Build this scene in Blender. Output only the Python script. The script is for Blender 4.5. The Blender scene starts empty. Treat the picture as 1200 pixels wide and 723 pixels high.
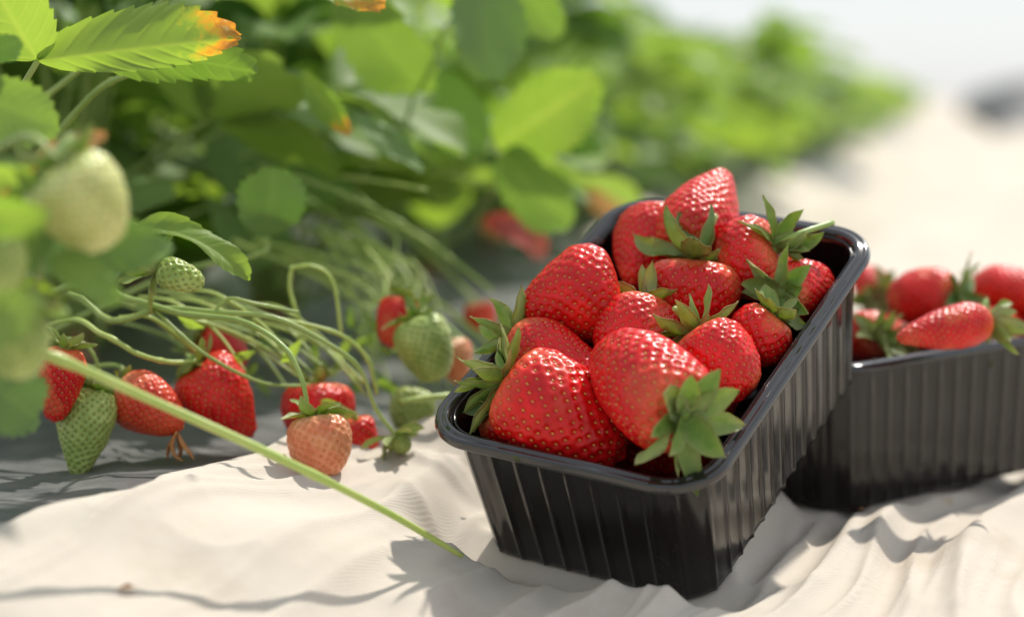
import bpy, math, random
import numpy as np
from mathutils import Vector, Matrix, Euler
RNG = np.random.default_rng(7); random.seed(7)
sc = bpy.context.scene
COL = sc.collection
# ------------------------------------------------------------------ camera numbers (72 mm lens, 36 mm sensor, 18.5 cm above the path)
F = 2400.0; CX, CY = 600.0, 361.5; HOR = 115.0; CAMZ = .185
PIT = math.atan((CY-HOR)/F); cp, sp = math.cos(PIT), math.sin(PIT)
CAM = np.array([0, 0, CAMZ])
def V(*a): return np.array(a, float)
def nrm(v): v = np.asarray(v, float); return v/(np.linalg.norm(v)+1e-12)
def ray(px, py):
    u, v = (px-CX)/F, -(py-CY)/F
    d = V(u, cp+v*sp, -sp+v*cp); return d/d[1]
def at(px, py, y): return CAM + ray(px, py)*y
def on_plane(px, py, p0, n):
    d = ray(px, py); return CAM + d*(np.dot(p0-CAM, n)/np.dot(d, n))
def mpp(p): return p[1]/F           # metres per photo pixel at a point

# ------------------------------------------------------------------ mesh helpers
def obj(name, verts, faces, mats, parent=None, origin=None, smooth=True, midx=None, attrs=None, uv=None):
    """faces: list of int arrays (n,4) or (n,3)"""
    verts = np.asarray(verts, float).reshape(-1, 3)
    if origin is None:
        origin = np.array(parent['_o']) if (parent is not None and '_o' in parent) else np.zeros(3)
    if parent is None: verts = verts-origin
    else: verts = verts-origin
    me = bpy.data.meshes.new(name)
    if not isinstance(faces, list): faces = [faces]
    faces = [np.asarray(f, np.int32) for f in faces if len(f)]
    nl = sum(f.size for f in faces); nf = sum(len(f) for f in faces)
    me.vertices.add(len(verts)); me.vertices.foreach_set('co', verts.astype(np.float32).ravel())
    me.loops.add(nl); me.loops.foreach_set('vertex_index', np.concatenate([f.ravel() for f in faces]))
    tot = np.concatenate([np.full(len(f), f.shape[1], np.int32) for f in faces])
    st = np.concatenate([[0], np.cumsum(tot)[:-1]]).astype(np.int32)
    me.polygons.add(nf); me.polygons.foreach_set('loop_start', st); me.polygons.foreach_set('loop_total', tot)
    if smooth: me.polygons.foreach_set('use_smooth', np.ones(nf, bool))
    if midx is not None: me.polygons.foreach_set('material_index', np.asarray(midx, np.int32))
    for k, a in (attrs or {}).items():
        at_ = me.attributes.new(k, 'FLOAT', 'POINT'); at_.data.foreach_set('value', np.asarray(a, np.float32))
    me.update(calc_edges=True)
    for m in (mats if isinstance(mats, (list, tuple)) else [mats]): me.materials.append(m)
    o = bpy.data.objects.new(name, me); COL.objects.link(o)
    if parent is not None: o.parent = parent
    else: o.location = Vector(origin)
    o['_o'] = [float(c) for c in origin]
    return o
def empty(name, loc, label, cat, group=None):
    o = bpy.data.objects.new(name, None); COL.objects.link(o); o.location = Vector(loc); o.empty_display_size = .02
    o['_o'] = [float(c) for c in loc]; o['label'] = label; o['category'] = cat
    if group: o['group'] = group
    return o
def tag(o, label=None, cat=None, group=None, kind=None):
    if label: o['label'] = label
    if cat: o['category'] = cat
    if group: o['group'] = group
    if kind: o['kind'] = kind
    return o
def grid_faces(nr, nc, wrap=False, off=0):
    i = np.arange(nr-1)[:, None]; j = np.arange(nc if wrap else nc-1)[None, :]; j2 = (j+1) % nc
    return (np.stack([i*nc+j, i*nc+j2, (i+1)*nc+j2, (i+1)*nc+j], -1).reshape(-1, 4)+off)
class Acc:
    def __init__(s): s.v = []; s.f = {}; s.m = {}; s.n = 0; s.a = {}
    def add(s, v, f, mi=0, attrs=None):
        v = np.asarray(v, float).reshape(-1, 3); f = f if isinstance(f, list) else [f]
        for q in f:
            q = np.asarray(q)
            if len(q): s.f.setdefault(q.shape[1], []).append(q+s.n); s.m.setdefault(q.shape[1], []).append(np.full(len(q), mi))
        for k, a in (attrs or {}).items(): s.a.setdefault(k, []).append(np.broadcast_to(a, len(v)))
        s.v.append(v); s.n += len(v)
    def build(s, name, mats, parent=None, **k):
        fs = [np.concatenate(s.f[q]) for q in s.f]; ms = np.concatenate([np.concatenate(s.m[q]) for q in s.f])
        return obj(name, np.concatenate(s.v), fs, mats, parent, midx=ms, attrs={k2: np.concatenate(a) for k2, a in s.a.items()}, **k)
def catmull(P, n):
    P = np.asarray(P, float); 
    if len(P) == 2: return P[0]+(P[1]-P[0])*np.linspace(0, 1, n)[:, None]
    Q = np.vstack([2*P[0]-P[1], P, 2*P[-1]-P[-2]]); out = []
    t = np.linspace(0, len(P)-1-1e-9, n)
    for x in t:
        i = int(x); u = x-i; a, b, c, d = Q[i:i+4]
        out.append(.5*((2*b)+(-a+c)*u+(2*a-5*b+4*c-d)*u*u+(-a+3*b-3*c+d)*u**3))
    return np.array(out)
def tube(P, r, n=20, k=8, flat=1.0):
    C = catmull(P, n); T = np.gradient(C, axis=0); T /= np.linalg.norm(T, axis=1)[:, None]+1e-12
    r = np.interp(np.linspace(0, 1, n), np.linspace(0, 1, len(np.atleast_1d(r))), np.atleast_1d(r)) if np.size(r) > 1 else np.full(n, float(np.atleast_1d(r)[0]))
    ref = V(0, 0, 1) if abs(T[0][2]) < .9 else V(1, 0, 0)
    N = nrm(np.cross(T[0], ref)); vs = []
    if n > 30: r = r*(1+.16*noise3(C, 55, 17)+.30*np.exp(-((np.linspace(0, 1, n)*3.3 % 1-.5)/.05)**2))
    for i in range(n):
        N = nrm(N-T[i]*np.dot(N, T[i])); B = np.cross(T[i], N)
        a = np.arange(k)*2*np.pi/k
        vs.append(C[i]+r[i]*(np.cos(a)[:, None]*N+flat*np.sin(a)[:, None]*B))
    vs = np.vstack(vs+[C[0][None]-T[0]*r[0]*.3, C[-1][None]+T[-1]*r[-1]*.5]); f = grid_faces(n, k, True)
    j = np.arange(k); j2 = (j+1) % k
    return vs, [f, np.vstack([np.stack([j2, j, np.full(k, n*k)], 1), np.stack([(n-1)*k+j, (n-1)*k+j2, np.full(k, n*k+1)], 1)])]
# smooth value noise on numpy arrays
_P = np.random.default_rng(3).random((64, 64, 64)).astype(np.float32)*2-1
def noise3(p, s=1.0, seed=0):
    q = np.asarray(p, float)*s+seed*7.31+100.0; i = np.floor(q).astype(int); f = q-i; f = f*f*(3-2*f); i &= 63; j = (i+1) & 63
    X, Y, Z = i[..., 0], i[..., 1], i[..., 2]; A, B, C = j[..., 0], j[..., 1], j[..., 2]; a, b, c = f[..., 0], f[..., 1], f[..., 2]
    l = lambda u, v, t: u+(v-u)*t
    return l(l(l(_P[X, Y, Z], _P[A, Y, Z], a), l(_P[X, B, Z], _P[A, B, Z], a), b), l(l(_P[X, Y, C], _P[A, Y, C], a), l(_P[X, B, C], _P[A, B, C], a), b), c)
def noise2(x, y, s=1.0, seed=0): return noise3(np.stack([x, y, np.zeros_like(x)], -1), s, seed)
def sstep(a, b, x): t = np.clip((x-a)/(b-a), 0, 1); return t*t*(3-2*t)

# ------------------------------------------------------------------ materials
def mat(name):
    m = bpy.data.materials.new(name); m.use_nodes = True; nt = m.node_tree
    b = nt.nodes['Principled BSDF']; return m, nt, b
def nd(nt, t, **k):
    n = nt.nodes.new(t)
    for a, v in k.items():
        if a in n.inputs: n.inputs[a].default_value = v
        else: setattr(n, a, v)
    return n
def ramp(nt, fac, stops):
    r = nt.nodes.new('ShaderNodeValToRGB'); e = r.color_ramp.elements
    while len(e) < len(stops): e.new(.5)
    for i, (p, c) in enumerate(stops): e[i].position = p; e[i].color = (*c, 1)
    nt.links.new(fac, r.inputs[0]); return r
def mix(nt, fac, a, b, typ='MIX'):
    m = nt.nodes.new('ShaderNodeMix'); m.data_type = 'RGBA'; m.blend_type = typ
    for s, x in ((0, fac), (6, a), (7, b)):
        if isinstance(x, (int, float)): m.inputs[s].default_value = x
        elif isinstance(x, tuple): m.inputs[s].default_value = (*x, 1)
        else: nt.links.new(x, m.inputs[s])
    return m.outputs[2]
def math_(nt, op, a, b=0.0):
    m = nt.nodes.new('ShaderNodeMath'); m.operation = op
    for s, x in ((0, a), (1, b)):
        if isinstance(x, (int, float)): m.inputs[s].default_value = x
        else: nt.links.new(x, m.inputs[s])
    return m.outputs[0]
def attr(nt, n): a = nt.nodes.new('ShaderNodeAttribute'); a.attribute_name = n; return a.outputs['Fac']
def noi(nt, scale, detail=3, rough=.5, vec=None):
    n = nt.nodes.new('ShaderNodeTexNoise'); n.inputs['Scale'].default_value = scale; n.inputs['Detail'].default_value = detail; n.inputs['Roughness'].default_value = rough
    if vec is None: vec = nt.nodes.new('ShaderNodeTexCoord').outputs['Object']
    nt.links.new(vec, n.inputs['Vector']); return n.outputs['Fac']
def bump(nt, b, h, strength, dist):
    n = nt.nodes.new('ShaderNodeBump'); n.inputs['Strength'].default_value = strength; n.inputs['Distance'].default_value = dist
    nt.links.new(h, n.inputs['Height']); nt.links.new(n.outputs[0], b.inputs['Normal']); return n

def berry_mat(name, deep, main, pale, sss=.2, rough=.34, radius=(.005, .0009, .0005)):
    m, nt, b = mat(name); n1 = noi(nt, 90, 4, .6)
    c = mix(nt, ramp(nt, n1, [(.35, (0, 0, 0)), (.7, (1, 1, 1))]).outputs[0], deep, main)
    c = mix(nt, attr(nt, 'pit'), c, deep)
    c = mix(nt, attr(nt, 'pale'), c, pale)
    nt.links.new(c, b.inputs['Base Color'])
    b.inputs['Roughness'].default_value = rough; b.inputs['Subsurface Weight'].default_value = sss
    b.inputs['Subsurface Radius'].default_value = (1, radius[1]/radius[0], radius[2]/radius[0]); b.inputs['Subsurface Scale'].default_value = radius[0]
    b.inputs['Coat Weight'].default_value = .08; b.inputs['Coat Roughness'].default_value = .1; b.inputs['Specular IOR Level'].default_value = .32
    bump(nt, b, noi(nt, 1500, 2, .5), .12, .0004)
    return m
M = {}
M['red'] = berry_mat('ripe_red_skin', (.50, .004, .005), (.86, .012, .012), (.90, .26, .10))
M['orange'] = berry_mat('orange_red_skin', (.58, .035, .015), (.78, .10, .035), (.82, .52, .25))
M['blush'] = berry_mat('blushing_skin', (.62, .16, .07), (.78, .33, .16), (.70, .62, .30))
M['green'] = berry_mat('unripe_green_skin', (.24, .34, .07), (.52, .60, .20), (.48, .60, .18), sss=.2)
M['white'] = berry_mat('unripe_white_skin', (.50, .54, .16), (.76, .76, .33), (.46, .60, .16), sss=.25)
def simple(name, col, rough=.5, col2=None, scale=60, trans=0, spec=.5, coat=0, bmp=0, bscale=400):
    m, nt, b = mat(name)
    if name.startswith('calyx'):
        cc0 = mix(nt, ramp(nt, noi(nt, scale, 4, .6), [(.3, (0, 0, 0)), (.7, (1, 1, 1))]).outputs[0], col, col2)
        nt.links.new(mix(nt, attr(nt, 'edge'), cc0, (.62, .56, .30)), b.inputs['Base Color'])
    elif col2: nt.links.new(mix(nt, ramp(nt, noi(nt, scale, 4, .6), [(.3, (0, 0, 0)), (.7, (1, 1, 1))]).outputs[0], col, col2), b.inputs['Base Color'])
    else: b.inputs['Base Color'].default_value = (*col, 1)
    b.inputs['Roughness'].default_value = rough; b.inputs['Specular IOR Level'].default_value = spec; b.inputs['Coat Weight'].default_value = coat
    if bmp: bump(nt, b, noi(nt, bscale, 3, .6), bmp, .0006)
    if trans:
        t = nt.nodes.new('ShaderNodeBsdfTranslucent'); ms = nt.nodes.new('ShaderNodeMixShader'); ms.inputs[0].default_value = trans
        cc = b.inputs['Base Color']
        if cc.is_linked: nt.links.new(mix(nt, 1.0, cc.links[0].from_socket, (1.0, 1.0, .45), 'MULTIPLY'), t.inputs[0])
        else: t.inputs[0].default_value = (col[0], col[1], col[2]*.5, 1)
        nt.links.new(b.outputs[0], ms.inputs[1]); nt.links.new(t.outputs[0], ms.inputs[2]); nt.links.new(ms.outputs[0], nt.nodes['Material Output'].inputs[0])
    return m
M['seed_y'] = simple('yellow_seed', (.70, .40, .07), .35, (.50, .14, .02), 260)
M['seed_g'] = simple('green_brown_seed', (.16, .17, .03), .4, (.28, .19, .04), 300)
M['sepal'] = simple('calyx_green', (.22, .38, .07), .5, (.42, .54, .16), 120, trans=.45, bmp=.3, bscale=500)
M['sepal_dark'] = simple('calyx_dark_green', (.10, .21, .05), .5, (.22, .35, .10), 120, trans=.35, bmp=.3, bscale=500)
M['sepal_pale'] = simple('calyx_pale', (.34, .47, .20), .5, (.50, .52, .20), 120, trans=.45, bmp=.3, bscale=500)
M['stalk'] = simple('stalk_green', (.24, .36, .07), .45, (.38, .46, .13), 50, coat=.2, bmp=.2)
M['stalk_pale'] = simple('stalk_pale_green', (.38, .52, .10), .42, (.50, .58, .16), 50, coat=.2, bmp=.2)
M['dry'] = simple('dried_brown_leaf', (.42, .18, .08), .7, (.55, .36, .20), 80, trans=.3, bmp=.5)
M['redleaf'] = simple('withered_red_leaf', (.34, .02, .015), .5, (.42, .10, .05), 60, trans=.3, bmp=.3)

def leaf_mat(name, c1, c2, vein, trans=.5, under=(.26, .38, .14)):
    m, nt, b = mat(name)
    oi = nt.nodes.new('ShaderNodeObjectInfo')
    f = math_(nt, 'ADD', math_(nt, 'MULTIPLY', noi(nt, 35, 4, .6), .6), math_(nt, 'MULTIPLY', attr(nt, 'tint'), .5))
    c = mix(nt, ramp(nt, f, [(.25, (0, 0, 0)), (.85, (1, 1, 1))]).outputs[0], c1, c2)
    c = mix(nt, math_(nt, 'MULTIPLY', attr(nt, 'vein'), .42), c, vein)
    rst = math_(nt, 'ADD', attr(nt, 'rust'), math_(nt, 'MULTIPLY', math_(nt, 'SUBTRACT', noi(nt, 260, 4, .7), .5), 1.2))
    rf = ramp(nt, rst, [(.22, (0, 0, 0)), (.62, (1, 1, 1))]).outputs[0]
    rc = ramp(nt, rst, [(.3, (.62, .62, .06)), (.6, (.78, .36, .04)), (.85, (.52, .17, .04)), (1, (.66, .45, .33))]).outputs[0]
    top = mix(nt, rf, c, rc)
    geo = nt.nodes.new('ShaderNodeNewGeometry')
    cc = mix(nt, math_(nt, 'MULTIPLY', geo.outputs['Backfacing'], .7), top, under)
    nt.links.new(cc, b.inputs['Base Color']); b.inputs['Roughness'].default_value = .46; b.inputs['Specular IOR Level'].default_value = .2
    bump(nt, b, noi(nt, 350, 3, .6), .35, .0006)
    t = nt.nodes.new('ShaderNodeBsdfTranslucent'); ms = nt.nodes.new('ShaderNodeMixShader'); ms.inputs[0].default_value = trans
    nt.links.new(mix(nt, 1.0, top, (1.3, 1.25, .55), 'MULTIPLY'), t.inputs[0])
    nt.links.new(b.outputs[0], ms.inputs[1]); nt.links.new(t.outputs[0], ms.inputs[2]); nt.links.new(ms.outputs[0], nt.nodes['Material Output'].inputs[0])
    return m
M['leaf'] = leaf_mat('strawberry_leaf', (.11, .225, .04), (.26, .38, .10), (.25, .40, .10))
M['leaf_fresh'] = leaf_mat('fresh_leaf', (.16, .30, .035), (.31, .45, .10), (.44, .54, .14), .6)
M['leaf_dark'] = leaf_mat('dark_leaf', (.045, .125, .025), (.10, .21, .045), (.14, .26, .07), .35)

# cloth
m, nt, b = mat('beige_ground_cloth'); M['cloth'] = m
tc = nt.nodes.new('ShaderNodeTexCoord').outputs['Object']
c = mix(nt, noi(nt, 9, 5, .6, tc), (.54, .475, .39), (.64, .58, .50))
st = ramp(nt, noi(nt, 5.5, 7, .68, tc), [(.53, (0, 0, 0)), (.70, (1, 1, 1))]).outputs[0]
c = mix(nt, math_(nt, 'MULTIPLY', st, .65), c, (.42, .33, .235))  # brown stains, strengthened so they double as painted shadow patches on the far cloth
sp2 = ramp(nt, noi(nt, 55, 2, .5, tc), [(.73, (0, 0, 0)), (.78, (1, 1, 1))]).outputs[0]
c = mix(nt, math_(nt, 'MULTIPLY', sp2, .6), c, (.48, .34, .18))
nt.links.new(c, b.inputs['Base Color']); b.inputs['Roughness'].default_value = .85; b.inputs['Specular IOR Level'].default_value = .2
mp = nt.nodes.new('ShaderNodeMapping'); mp.inputs['Rotation'].default_value = (0, 0, math.radians(38)); nt.links.new(tc, mp.inputs[0])
w1 = nd(nt, 'ShaderNodeTexWave', Scale=300.0, Distortion=.6, bands_direction='X'); nt.links.new(mp.outputs[0], w1.inputs[0]); w1.inputs['Detail Scale'].default_value = 12
w2 = nd(nt, 'ShaderNodeTexWave', Scale=430.0, Distortion=1.0, bands_direction='Y'); nt.links.new(mp.outputs[0], w2.inputs[0])
hh = math_(nt, 'ADD', math_(nt, 'MULTIPLY', w1.outputs['Fac'], .6), math_(nt, 'MULTIPLY', w2.outputs['Fac'], .45))
hh = math_(nt, 'ADD', hh, math_(nt, 'MULTIPLY', noi(nt, 500, 4, .7, tc), 1.2))
bump(nt, b, hh, .22, .0005)
# grey plastic mulch
m, nt, b = mat('grey_plastic_film'); M['film'] = m
tc = nt.nodes.new('ShaderNodeTexCoord').outputs['Object']
nt.links.new(mix(nt, ramp(nt, noi(nt, 28, 6, .65, tc), [(.35, (0, 0, 0)), (.75, (1, 1, 1))]).outputs[0], (.10, .105, .11), (.21, .20, .19)), b.inputs['Base Color'])
nt.links.new(ramp(nt, noi(nt, 14, 4, .6, tc), [(.3, (.28,)*3), (.8, (.6,)*3)]).outputs[0], b.inputs['Roughness']); bump(nt, b, noi(nt, 60, 5, .6, tc), .5, .003)
M['soil'] = simple('soil', (.16, .11, .07), .95, (.26, .2, .14), 4)
# black punnet plastic
m, nt, b = mat('black_punnet_plastic'); M['black'] = m
dust = math_(nt, 'MULTIPLY', ramp(nt, noi(nt, 420, 3, .7), [(.64, (0, 0, 0)), (.74, (1, 1, 1))]).outputs[0], ramp(nt, noi(nt, 22, 4, .6), [(.45, (0, 0, 0)), (.7, (1, 1, 1))]).outputs[0])
nt.links.new(mix(nt, math_(nt, 'MULTIPLY', dust, .5), mix(nt, noi(nt, 12, 4, .6), (.006, .0055, .0055), (.013, .010, .009)), (.22, .19, .16)), b.inputs['Base Color'])
nt.links.new(ramp(nt, noi(nt, 40, 5, .65), [(.3, (.09,)*3), (.8, (.20,)*3)]).outputs[0], b.inputs['Roughness'])
b.inputs['IOR'].default_value = 1.5; b.inputs['Coat Weight'].default_value = .0; b.inputs['Coat Roughness'].default_value = .08
bump(nt, b, noi(nt, 900, 2, .5), .04, .0003)

def add_trans(m, col, f):
    nt = m.node_tree; b = nt.nodes['Principled BSDF']; t = nt.nodes.new('ShaderNodeBsdfTranslucent'); t.inputs[0].default_value = (*col, 1)
    ms = nt.nodes.new('ShaderNodeMixShader'); ms.inputs[0].default_value = f
    nt.links.new(b.outputs[0], ms.inputs[1]); nt.links.new(t.outputs[0], ms.inputs[2]); nt.links.new(ms.outputs[0], nt.nodes['Material Output'].inputs[0])
add_trans(M['black'], (.30, .13, .09), .05)
M['rim'] = simple('black_rim_plastic', (.012, .011, .011), .12, (.02, .018, .017), 30, coat=.6)
# ------------------------------------------------------------------ ground heights
EDGE = np.array([(.30, -.31), (.45, -.285), (.55, -.25), (.62, -.186), (.70, -.150), (.76, -.124), (.80, -.103), (.83, -.088), (.85, -.072), (.87, -.036), (.93, -.018), (1.05, -.004), (1.35, .03), (1.84, .077), (2.5, .215), (3.2, .375), (6, 1.01), (14, 2.64), (60, 12.0), (130, 26.3)])
def edge_x(y): return np.interp(y, EDGE[:, 0], EDGE[:, 1]) + .004*np.sin(y*37)+.003*np.sin(y*71+1)
def h_profile(x, y):
    t = x-edge_x(y)
    return .043*(1-sstep(-.01, .125, t))*(1-.55*(1-sstep(.5, .72, y)))
def h_bed(x, y):
    t = x-edge_x(y)
    return .040*(1-sstep(-.01, .14, t))*(1-.55*(1-sstep(.5, .72, y)))-.004+.004*noise2(x, y, 14, 5)
def ground_pt(px, py, hf=h_profile):
    h = .02
    for _ in range(30):
        d = ray(px, py); y = (h-CAMZ)/d[2]; p = CAM+d*y; h = .5*h+.5*float(hf(np.array(p[0]), np.array(p[1])))
    return p
# fold crests: image-plane trace turned into ground positions; (points, height, half width right side, half width left side)
def seg_dist(x, y, P):
    best = np.full(x.shape, 1e9); side = np.zeros(x.shape); tt = np.zeros(x.shape); L = len(P)-1
    for i in range(L):
        a = P[i]; d = P[i+1]-a; l2 = d@d; u = np.clip(((x-a[0])*d[0]+(y-a[1])*d[1])/l2, 0, 1)
        qx = x-a[0]-u*d[0]; qy = y-a[1]-u*d[1]; dist = np.hypot(qx, qy); s = np.sign(d[0]*qy-d[1]*qx)
        m_ = dist < best; best = np.where(m_, dist, best); side = np.where(m_, s, side); tt = np.where(m_, (i+u)/L, tt)
    return best, side, tt
RIDGES = [
 ([(110, 722), (230, 668), (330, 632), (420, 600)], .0065, .016, .020),
 ([(0, 640), (120, 612), (220, 590), (300, 560)], .004, .012, .012),
 ([(330, 722), (420, 668), (490, 622), (540, 585)], .007, .013, .018),
 ([(455, 600), (500, 565), (545, 545)], .006, .008, .010),
 ([(480, 612), (520, 640), (560, 655)], .004, .006, .006),
 ([(470, 555), (495, 575), (545, 600)], .003, .004, .004),
 ([(480, 722), (540, 668), (600, 660), (700, 690), (780, 722)], .010, .013, .014),
 ([(765, 722), (850, 668), (905, 628), (960, 592), (1000, 565)], .013, .016, .013),
 ([(1010, 655), (1055, 610), (1105, 580), (1150, 560)], .009, .011, .014),
 ([(930, 722), (990, 668), (1060, 640), (1120, 615)], .005, .013, .013),
 ([(1110, 722), (1150, 660), (1200, 620), (1260, 590)], .010, .014, .018),
 ([(880, 620), (930, 600), (960, 610)], .003, .006, .006),
]
RW = [(np.array([ground_pt(*q)[:2] for q in P]), h, wr, wl) for P, h, wr, wl in RIDGES]
AZ = math.radians(24)
def h_cloth(x, y):
    h = h_profile(x, y)+.0015
    wx = x+.02*noise2(x, y, 9, 1); wy = y+.03*noise2(x, y, 7, 2)
    a = wx*math.cos(AZ)-wy*math.sin(AZ); l = wx*math.sin(AZ)+wy*math.cos(AZ)
    near = 1-sstep(1.1, 1.9, y)
    r = 1-np.abs(noise2(a*36, l*3.6, 1, 3)); h = h+.0045*(r**3-.3)*near+.0018*noise2(a*18, l*6, 1, 15)*near
    r = 1-np.abs(noise2(a*85, l*9, 1, 4)); h = h+.0020*(r**4-.25)*near
    r = 1-np.abs(noise2(a*160+l*40, l*60, 1, 9)); h = h+.0003*(r**3-.4)*near*sstep(-.3, .3, noise2(x, y, 8, 13))
    pp = (a+.010*noise2(a*12, l*5, 1, 41)+.004*noise2(a*40, l*10, 1, 42))/.023
    pl_ = (1-np.abs(np.sin(np.pi*pp)))**1.3
    h = h+.0042*(pl_-.3)*near*(.35+.65*sstep(-.35, .35, noise2(a*9, l*4, 1, 43)))
    far = sstep(1.0, 2.2, y); h = h+far*(.034*noise2(wx*2.2, wy*1.6, 1, 6)+.022*noise2(a*9, l*2.5, 1, 8)+.006*noise2(a*22, l*8, 1, 11))
    h = h+.02*far*sstep(.3, 1.2, x-edge_x(y))
    for P, hh, wr, wl in RW:
        d, s, tt = seg_dist(x, y, P); w = np.where(s < 0, wr, wl)
        q = np.clip(d/w, 0, 2); h = h+1.05*hh*np.exp(-q**1.6*1.1)*np.sin(np.pi*np.clip(tt*.86+.07, 0, 1))**.5
    # pressed flat under the trays
    return h

# ------------------------------------------------------------------ punnets
PW, PL, PH, PT = .1205, .1745, .0651, .0101
def rotm(a, b_, c_):
    ca, sa, cb, sb, cc, s_ = math.cos(a), math.sin(a), math.cos(b_), math.sin(b_), math.cos(c_), math.sin(c_)
    return np.array([[ca, -sa, 0], [sa, ca, 0], [0, 0, 1]])@np.array([[1, 0, 0], [0, cb, -sb], [0, sb, cb]])@np.array([[cc, 0, s_], [0, 1, 0], [-s_, 0, cc]])
R1 = rotm(-.5851, .5050, .1270); O1 = V(.0253, .7625, CAMZ-.1851-.0030)
R2 = rotm(-math.radians(54), math.radians(2.5), math.radians(0)); O2 = V(.1012, .8965, .0075)
def rrect(hw, hl, r, n_rib, off_amp, cx=0, cy=0, per=None):
    """points round a rounded rectangle; same parameter at every level"""
    segs = []
    nS, nL, nC = 12*10, 18*10, 6*10
    pts = []; nrmls = []; ph = []
    def line(p, q, n, nor, ribs):
        for i in range(n):
            t = i/n; pts.append((p[0]+(q[0]-p[0])*t, p[1]+(q[1]-p[1])*t)); nrmls.append(nor); ph.append(t*ribs)
    def arc(c, a0, ribs):
        for i in range(nC):
            t = i/nC; a = a0+t*math.pi/2; pts.append((c[0]+r*math.cos(a), c[1]+r*math.sin(a))); nrmls.append((math.cos(a), math.sin(a))); ph.append(t*ribs)
    line((hw, -hl+r), (hw, hl-r), nL, (1, 0), 12); arc((hw-r, hl-r), 0, 3)
    line((hw-r, hl), (-hw+r, hl), nS, (0, 1), 7); arc((-hw+r, hl-r), math.pi/2, 2)
    line((-hw, hl-r), (-hw, -hl+r), nL, (-1, 0), 12); arc((-hw+r, -hl+r), math.pi, 2)
    line((-hw+r, -hl), (hw-r, -hl), nS, (0, -1), 7); arc((hw-r, -hl+r), 1.5*math.pi, 2)
    p = np.array(pts); nn = np.array(nrmls); ph = np.array(ph)
    rib = .9*(.5-.5*np.cos(2*np.pi*ph))**8+.1*(.5-.5*np.cos(2*np.pi*ph))
    p = p+nn*(rib*off_amp)[:, None]
    return p+np.array([0, cy])
def make_punnet(R, O, label):
    root = empty('strawberry_punnet', O, label, 'punnet', 'black fruit punnets on the ground cloth')
    cy = PL/2
    def lv(off, z, amp, rr):   # off = inset from rim outer edge
        q = rrect(PW/2-off, PL/2-off, rr, 0, amp, 0, cy); return np.column_stack([q, np.full(len(q), z)])
    tr = lambda v: (R@v.T).T+O
    lip = .0062
    # wall: outer skin bottom -> top, then inner skin top -> bottom, then the floor panel
    levels = []; H = PH-.0015
    zs = [0, .0015, .004, .010, .02, .03, .04, .05, .056, .060, H]
    for z in zs:
        t = z/PH; off = PT+.0008-(PT+.0008-lip)*t; amp = .0009*min(1, z/.0015+.55)*(1-sstep(.054, .060, z)); 
        if z == 0: off += .0015
        levels.append(lv(off, z, amp, .0165-.002*(1-t)))
    th = .0007
    for z in zs[::-1]:
        t = z/PH; off = PT+.0008-(PT+.0008-lip)*t+th; amp = .0009*(1-sstep(.054, .060, z))
        levels.append(lv(off, max(z, .0012), amp, .0160-.002*(1-t)))
    n = len(levels[0]); vs = tr(np.vstack(levels)); obj('ribbed_wall', vs, grid_faces(len(levels), n, True), M['black'], root)
    # base panel with shallow raised centre
    lv2 = []
    for k, (off, z) in enumerate([(PT+.0020, .0008), (PT+.012, .0008), (PT+.014, .0028), (.0588, .0028)]): lv2.append(lv(off, z, 0, max(.0004, min(.0145, .0590-off))))
    for k, (off, z) in enumerate([(.0588, .0036), (PT+.0132, .0036), (PT+.0112, .0016), (PT+.0020, .0016)]): lv2.append(lv(off, z, 0, max(.0004, min(.0145, .0590-off))))
    obj('base_panel', tr(np.vstack(lv2)), grid_faces(len(lv2), n, True), M['black'], root)
    # rim: rolled lip with a groove
    prof = [(lip+.0012, PH-.004), (lip+.0003, PH-.0022), (lip-.0006, PH-.0004), (lip-.0016, PH+.0004), (lip-.0028, PH+.0003), (lip-.0034, PH-.0002), (.0022, PH-.0002), (.0014, PH+.0001), (.0006, PH-.0003), (.0001, PH-.0008), (0, PH-.0016), (-.0005, PH-.0024), (-.0004, PH-.0031), (.0003, PH-.0033), (.0009, PH-.0026), (.0012, PH-.0016), (.0030, PH-.0013), (lip-.0006, PH-.0016), (lip+.0001, PH-.003), (lip+.0008, PH-.0045)]
    lv3 = [lv(o_, z, 0, .0215-o_) for o_, z in prof]
    obj('rim', tr(np.vstack(lv3)), grid_faces(len(lv3), n, True), M['rim'], root)
    return root
make_punnet(R1, O1, 'heaped black punnet propped up at a tilt on the other one')
make_punnet(R2, O2, 'level black punnet supporting the tilted one at its corner')
N1 = R1@V(0, 0, 1); PR1 = O1+R1@V(0, PL/2, PH)
N2 = R2@V(0, 0, 1); PR2 = O2+R2@V(0, PL/2, PH)
def r1(px, py, h=0): return on_plane(px, py, PR1+N1*h, N1)
def r2(px, py, h=0): return on_plane(px, py, PR2+N2*h, N2)

# ------------------------------------------------------------------ cloth, film, ground
ys = np.concatenate([.40*np.exp(np.arange(0, math.log(1.5/.40), .0023)), 1.5*np.exp(np.arange(0.0, math.log(110/1.5), .013)+.0)])
ws = np.concatenate([[-.003, -.0015], np.arange(0, .62, .0023), .62*np.exp(np.arange(.02, math.log(40/.62), .05))])
Y, W_ = np.meshgrid(ys, ws, indexing='ij'); X = edge_x(Y)+W_*np.maximum(Y, .3)
Hc = h_cloth(X, Y); bedz = h_bed(X, Y)
Hc = np.where(W_ < -.002, bedz+.0005, np.where(W_ < 0, Hc*.5+bedz*.5, np.maximum(Hc, bedz*0+h_profile(X, Y)*.0-.006)))
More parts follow.
